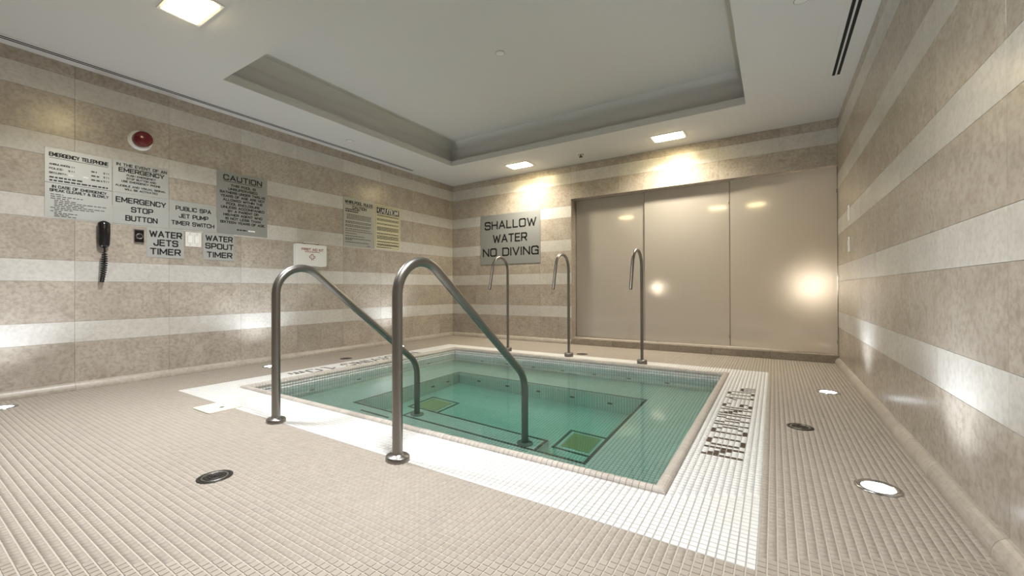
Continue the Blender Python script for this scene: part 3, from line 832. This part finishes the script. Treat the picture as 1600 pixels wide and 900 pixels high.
def bar(x0, x1, z0, z1): return [Vector((x0, z0)), Vector((x1, z0)), Vector((x1, z1)), Vector((x0, z1))]

class Sign:
    """flat wall sign; plane coordinates u (reading direction) and z from its lower corner"""
    def __init__(self, name, wall, u0, u1, z0, z1, label, mat, th=.004, r=0.0, cat='sign'):
        self.w, self.h, self.th = u1 - u0, z1 - z0, th
        loc = (XL, u0, z0) if wall == 'left' else (u0, YB, z0)
        self.root = empty(name, loc); tag(self.root, label, cat)
        if wall == 'left': self.to3 = lambda u, w, d: (d, u, w)
        else: self.to3 = lambda u, w, d: (u, -d, w)
        mb = MB(); pts = rounded_rect(self.w, self.h, max(r, .0015), 4)
        prism(mb, [(a + self.w / 2, b_ + self.h / 2) for a, b_ in pts], self.to3, .0, th)
        self.plate = mb.build('plate', mat, self.root)
        # consistent outward normals
        import bmesh
        bm = bmesh.new(); bm.from_mesh(self.plate.data); bmesh.ops.recalc_face_normals(bm, faces=bm.faces); bm.to_mesh(self.plate.data); bm.free()
    def put(self, quads, name='lettering', mat=None, d=.0006, label=None):
        mb = MB()
        for q in quads: mb.add([self.to3(p.x, p.y, self.th + d) for p in q], [tuple(range(len(q)))])
        o = mb.build(name, mat or M['ink'], self.root)
        if label: o['label'] = label
        return o
    def words(self, s, u0, zc, h, w, st=.17, **k):
        st *= 1.3
        kk = w / text_width(s); x = 0
        for wd in s.split(' '):
            ww = text_width(wd); self.put(text_quads(wd, u0 + x * kk, zc, h, max(ww, .001) * kk, st, kk), **k); x += ww + SP + WS
    def line(self, s, cu, zc, h, w, **k): self.words(s, cu - w / 2, zc, h, w, **k)
    def rule(self, u0, u1, z, t=.0035, **k): return self.put([bar(u0, u1, z - t / 2, z + t / 2)], name='rule_line', **k)
    def greek(self, rows, h, mat=None):
        """rows of fine print too small to read: (u0, u1, z)"""
        qs = []
        for u0, u1, z in rows:
            u = u0
            while u < u1 - .004:
                L = random.uniform(.014, .034); e_ = min(u + L, u1); qs.append(bar(u, e_, z, z + h)); u = e_ + .006
        self.put(qs, name='fine_print', mat=mat)['kind'] = 'stuff'

# --- signs on the wall by the telephone
s = Sign('wall_sign', 'left', .764, 1.149, 1.380, 1.924, 'silver emergency telephone sign above the black wall telephone', M['sign_silver'])
s.line('EMERGENCY TELEPHONE', .1925, .480, .026, .335, st=.2); s.rule(.025, .362, .466)
for t, zz in (('AMBULANCE:', .410), ('POLICE:', .376), ('SECURITY:', .342)): s.words(t, .024, zz, .012, .0105 * len(t), .2)
for zz in (.408, .374): s.words('9 1 1', .128, zz, .012, .032, .2)
s.greek([(.258, .292, .402), (.258, .312, .368), (.258, .325, .334)], .011)
for zz in (.404, .370, .336): s.words('9 1 1', .333, zz, .012, .032, .2)
s.put([bar(.127, .155, .342, .352), bar(.212, .241, .345, .355)], name='white_label', mat=M['paper_white'])
s.greek([(.024, .215, .307), (.024, .36, .283)], .012)
s.rule(0, .385, .270, .003)
s.line('IN CASE OF EMERGENCY', .195, .232, .019, .31, st=.2); s.line('SPEAK CLEARLY & SLOWLY', .195, .203, .019, .335, st=.2)
s.greek([(.03, .10, .178), (.03, .21, .162), (.03, .13, .146), (.05, .17, .131), (.05, .35, .117), (.05, .215, .102), (.05, .34, .088), (.03, .275, .073), (.05, .15, .06), (.03, .09, .046), (.05, .18, .032), (.05, .13, .02), (.05, .18, .008)], .0055)
s = Sign('wall_sign', 'left', 1.155, 1.540, 1.652, 1.929, 'silver sign headed IN THE EVENT OF AN EMERGENCY', M['sign_silver'])
s.line('IN THE EVENT OF AN', .197, .233, .021, .345, st=.2); s.rule(.04, .345, .224, .0025)
s.line('EMERGENCY', .195, .183, .031, .31, st=.2)
for t, w, zz in (('PUSH EMERGENCY', .20, .150), ('STOP BUTTON AND', .20, .122), ('USE EMERGENCY PHONE', .265, .094), ('AUDIBLE AND VISUAL SIGNAL', .345, .054), ('WILL BE ACTIVATED', .225, .026)): s.line(t, .19, zz, .0145, w, st=.2)
s = Sign('wall_sign', 'left', 1.155, 1.541, 1.380, 1.6505, 'silver EMERGENCY STOP BUTTON sign with three large lines', M['sign_silver'])
s.line('EMERGENCY', .192, .190, .040, .34); s.line('STOP', .195, .114, .040, .145); s.line('BUTTON', .192, .036, .040, .215)
s = Sign('wall_sign', 'left', 1.545, 1.929, 1.3845, 1.6525, 'silver PUBLIC SPA JET PUMP TIMER SWITCH sign', M['sign_silver'])
s.line('PUBLIC SPA', .195, .182, .034, .285); s.line('JET PUMP', .195, .112, .034, .235); s.line('TIMER SWITCH', .192, .042, .034, .345)
s = Sign('wall_sign', 'left', 1.381, 1.658, 1.104, 1.3785, 'silver WATER JETS TIMER sign beside the round key switch', M['sign_silver'])
s.line('WATER', .140, .190, .050, .235); s.line('JETS', .140, .112, .050, .175); s.line('TIMER', .138, .030, .050, .22)
s = Sign('wall_sign', 'left', 1.817, 2.096, 1.106, 1.3835, 'silver WATER SPOUT TIMER sign beside the double timer switch', M['sign_silver'])
s.line('WATER', .142, .195, .048, .235); s.line('SPOUT', .145, .117, .048, .245); s.line('TIMER', .145, .030, .048, .22)
s = Sign('wall_sign', 'left', 1.936, 2.430, 1.3855, 2.031, 'large dark silver CAUTION sign about the unsupervised pool', M['sign_dark'])
s.line('CAUTION', .248, .560, .048, .37); s.rule(.06, .44, .545, .005)
for k, (t, w) in enumerate((('THIS POOL IS', .24), ('UNSUPERVISED.', .285), ('BATHERS UNDER TWELVE', .44), ('YEARS OF AGE ARE NOT', .43), ('ALLOWED WITHIN THE', .385), ('POOL ENCLOSURE', .325), ('UNLESS ACCOMPANIED', .42), ('BY A PARENT OR', .295), ('HIS/HER AGENT WHO', .375), ('IS NOT LESS THAN', .34), ('SIXTEEN YEARS OF AGE.', .435))):
    s.line(t, .25, .497 - .0385 * k, .0215, w, st=.2)
s.greek([(.185, .235, .046), (.24, .285, .046)], .012); s.put([bar(.295, .365, .044, .058)], name='white_label', mat=M['paper_white'])
s = Sign('wall_sign', 'left', 3.396, 3.897, 1.381, 2.035, 'grey WHIRLPOOL RULES sign full of fine print', M['sign_dark'])
s.line('WHIRLPOOL RULES', .245, .577, .034, .44, st=.2); s.rule(.03, .47, .562, .005); s.line('CAUTION', .25, .512, .034, .22, st=.2)
s.greek([(.03, .25, .488), (.03, .23, .462)], .016)
rows = [(.05, .44, z_) for z_ in (.424, .406, .388, .370)] + [(.03, .45, .332), (.03, .44, .314), (.03, .44, .284), (.03, .42, .266), (.03, .43, .232), (.03, .46, .205), (.03, .20, .172), (.03, .33, .138), (.03, .43, .105), (.03, .13, .088), (.03, .40, .055), (.37, .43, .02)]
s.greek(rows, .0085)
s = Sign('wall_sign', 'left', 3.900, 4.374, 1.391, 2.025, 'cream CAUTION sign with black header and rounded corners', M['sign_cream'], r=.03)
s.put([bar(.035, .445, .505, .595)], name='header_bar'); s.line('CAUTION', .24, .519, .062, .36, mat=M['paper_white'], d=.0012, st=.22)
rr = rounded_rect(.440, .600, .022, 4); rr2 = rounded_rect(.432, .592, .020, 4); n_ = len(rr)
s.put([[Vector((rr[i][0] + .237, rr[i][1] + .317)), Vector((rr[(i + 1) % n_][0] + .237, rr[(i + 1) % n_][1] + .317)), Vector((rr2[(i + 1) % n_][0] + .237, rr2[(i + 1) % n_][1] + .317)), Vector((rr2[i][0] + .237, rr2[i][1] + .317))] for i in range(n_)], name='border_line')
rows = [(.04, .44, z_) for z_ in (.480, .468, .428, .416, .404, .362, .350, .310, .298, .286, .274, .262, .222, .212, .186, .174, .162, .150, .138, .104, .094, .066, .056, .046)] + [(.04, .30, .022)]
s.greek(rows, .0075)
# --- sign on the far wall
s = Sign('wall_sign', 'back', -4.155, -3.021, 1.212, 2.028, 'large silver SHALLOW WATER NO DIVING sign on the striped wall', M['sign_dark'], th=.006)
s.line('SHALLOW', .575, .583, .115, .96, st=.16); s.line('WATER', .575, .360, .115, .63, st=.16); s.line('NO DIVING', .575, .140, .115, 1.04, st=.16)

# ------------------------------------------------------------------ wall telephone
root = empty('wall_telephone', (XL, 1.092, 1.168)); tag(root, 'black wall telephone handset with coiled cord hanging on its cradle', 'telephone')
mb = MB(); prism(mb, [(a, b_ + .105) for a, b_ in rounded_rect(.062, .185, .018, 4)], lambda u, w, d: (d, u, w), 0, .022); mb.build('cradle', M['black_plastic'], root, .004)
# handset: a bowed grip with two swollen ends
mb = MB(); path, rad = [], []
for k in range(21):
    t = k / 20; zz = -.004 + .218 * t; bow = .040 + .014 * math.sin(math.pi * t)
    path.append((bow, 0, zz)); r_ = .030 + .004 * t
    if k in (0, 20): r_ *= .45
    elif k in (1, 19): r_ *= .85
    rad.append(r_)
mb.tube(path, rad, 22); mb.v = [(p[0] * .9, p[1] * 1.16, p[2]) for p in mb.v]; mb.build('handset', M['black_plastic'], root)
for zz in (.02, .19):
    mb = MB(); mb.lathe([(.030, .018), (.030, .034), (.026, .036)], (0, 0, zz), 'x', 20, cap=True); mb.build('ear_cup', M['black_plastic'], root)
# coiled cord: down from the mouthpiece and back up to the cradle
mb = MB(); turns, n_ = 26, 26 * 12; pts = []
def core(t):
    if t < .5: q = t / .5; return Vector((.046 - .004 * q, -.002 - .012 * q, -.055 - .240 * q))
    q = (t - .5) / .5; return Vector((.042 - .018 * q, -.014 + .026 * math.sin(q * 2.0), -.295 + .25 * q))
for k in range(8): pts.append((.045 - .003 * k / 8, .0, .0 - .055 * k / 8))
for k in range(n_):
    t = k / (n_ - 1); c = core(t); a = 2 * math.pi * turns * t; rr_ = .0125
    pts.append((c.x + rr_ * math.cos(a), c.y + rr_ * math.sin(a), c.z + .010 * (1 if t < .5 else -1) * 0))
pts.append((.020, .010, -.005)); pts.append((.016, .004, .02))
mb.tube(pts, .0036, 7); mb.build('coiled_cord', M['black_plastic'], root)

# ------------------------------------------------------------------ fire alarm beacon
root = empty('alarm_beacon', (XL, 1.334, 2.137)); tag(root, 'round white alarm beacon with a deep red dome on the stone wall', 'alarm')
mb = MB(); mb.lathe([(.086, 0), (.086, .010), (.080, .022), (.070, .030), (.064, .030)], (0, 0, 0), 'x', 32, cap=False); mb.build('base', M['white_plastic'], root)
mb = MB(); mb.lathe([(.064, .026), (.066, .085), (.063, .108), (.053, .124), (.030, .133), (.0005, .135)], (0, 0, 0), 'x', 28, cap=False); mb.build('dome', M['red_dome'], root)
mb = MB(); mb.box((.020, .046, -.058), (.036, .060, -.044)); mb.build('clip', M['white_plastic'], root, .003)

# ------------------------------------------------------------------ key switch, timer plate, wall plates
root = empty('key_switch', (XL, 1.3265, 1.2835)); tag(root, 'small steel plate with a round black push switch', 'switch')
mb = MB(); mb.box((0, -.0355, -.0625), (.014, .0355, .0625)); mb.build('plate', M['chrome'], root, .003)
mb = MB(); mb.lathe([(.026, .014), (.026, .022), (.022, .025), (.017, .0245), (.016, .018)], (0, 0, 0), 'x', 24, cap=False); mb.build('ring', M['steel'], root)
mb = MB(); mb.box((.0141, -.031, -.052), (.0150, .031, .052)); mb.build('black_face', M['black_plastic'], root)
mb = MB(); mb.lathe([(.016, .015), (.016, .027), (.010, .030), (.0005, .030)], (0, .002, 0), 'x', 20, cap=False); mb.build('button', M['black_plastic'], root)
root = empty('timer_switch', (XL, 1.736, 1.296)); tag(root, 'white double timer switch plate between the two timer signs', 'switch')
mb = MB(); mb.box((0, -.065, -.070), (.006, .065, .070)); mb.build('plate', M['white_plastic'], root, .002)
for u in (-.028, .028):
    mb = MB(); mb.box((.006, u - .0185, -.036), (.010, u + .0185, .036)); k_ = mb.build('rocker', M['paper_white'], root, .0015)
    mb = MB(); mb.box((.0058, u - .0205, -.038), (.0066, u + .0205, .038)); mb.build('surround', M['sign_silver'], root)
    for v in (-.055, .055):
        mb = MB(); mb.lathe([(.004, .006), (.004, .0068), (.0005, .0072)], (0, u, v), 'x', 10, cap=False); mb.build('screw', M['sign_dark'], root)
for zc, lab in ((1.489, 'upper of two white plates on the plain stone wall by the panels'), (1.2015, 'lower of two white plates on the plain stone wall by the panels')):
    root = empty('wall_plate', (XR, 4.814, zc)); tag(root, lab, 'switch plate')
    mb = MB(); mb.box((-.007, -.040, -.070), (0, .040, .070)); mb.build('plate', M['white_plastic'], root, .002)
    mb = MB(); mb.box((-.011, -.017, -.034), (-.007, .017, .034)); mb.build('rocker', M['paper_white'], root, .001)

# ------------------------------------------------------------------ first aid kit
root = empty('first_aid_kit', (XL, 2.92, 1.092)); tag(root, 'white metal first aid kit box with folding handle on the wall', 'first aid kit')
mb = MB(); prism(mb, [(a, b_ + .129) for a, b_ in rounded_rect(.385, .258, .014, 4)], lambda u, w, d: (d, u, w), 0, .026); mb.build('back_shell', M['white_metal'], root, .003)
mb = MB(); prism(mb, [(a, b_ + .129) for a, b_ in rounded_rect(.385, .258, .014, 4)], lambda u, w, d: (d, u, w), .028, .070); ld = mb.build('lid', M['white_metal'], root, .004)
mb = MB(); mb.tube([(.035, -.085, .258), (.035, -.082, .276), (.035, -.07, .281), (.035, .07, .281), (.035, .082, .276), (.035, .085, .258)], .0055, 10); mb.build('handle', M['white_plastic'], root)
for u in (-.085, .085):
    mb = MB(); mb.box((.025, u - .012, .256), (.045, u + .012, .268)); mb.build('handle_mount', M['drain_iron'], root)
for u in (-.12, .12):
    mb = MB(); mb.box((.022, u - .015, -.006), (.073, u + .015, .010)); mb.build('latch', M['white_plastic'], root, .002)
def kit_put(quads, name, mat):
    mb = MB()
    for q in quads: mb.add([(.0712, p.x, p.y) for p in q], [tuple(range(len(q)))])
    o = mb.build(name, mat, root); return o
kit_put(text_quads('FIRST AID KIT', -.130, .183, .026, .275, .2), 'lettering', M['ink_red'])
qs = []; u = -.09
while u < .095: L = random.uniform(.012, .024); qs.append(bar(u, min(u + L, .1), .163, .171)); u += L + .005
kit_put(qs, 'fine_print', M['ink_red'])['kind'] = 'stuff'
cr = [(-.011, -.033), (.011, -.033), (.011, -.011), (.033, -.011), (.033, .011), (.011, .011), (.011, .033), (-.011, .033), (-.011, .011), (-.033, .011), (-.033, -.011), (-.011, -.011)]
qs = []
for (a0, b0), (a1, b1) in zip(cr, cr[1:] + cr[:1]):
    a, b_ = Vector((a0, b0 + .108)), Vector((a1, b1 + .108)); d = (b_ - a).normalized(); nn = Vector((-d.y, d.x)) * .003; e_ = d * .003
    qs.append([a - e_ - nn, b_ + e_ - nn, b_ + e_ + nn, a - e_ + nn])
kit_put(qs, 'cross_mark', M['ink_red'])
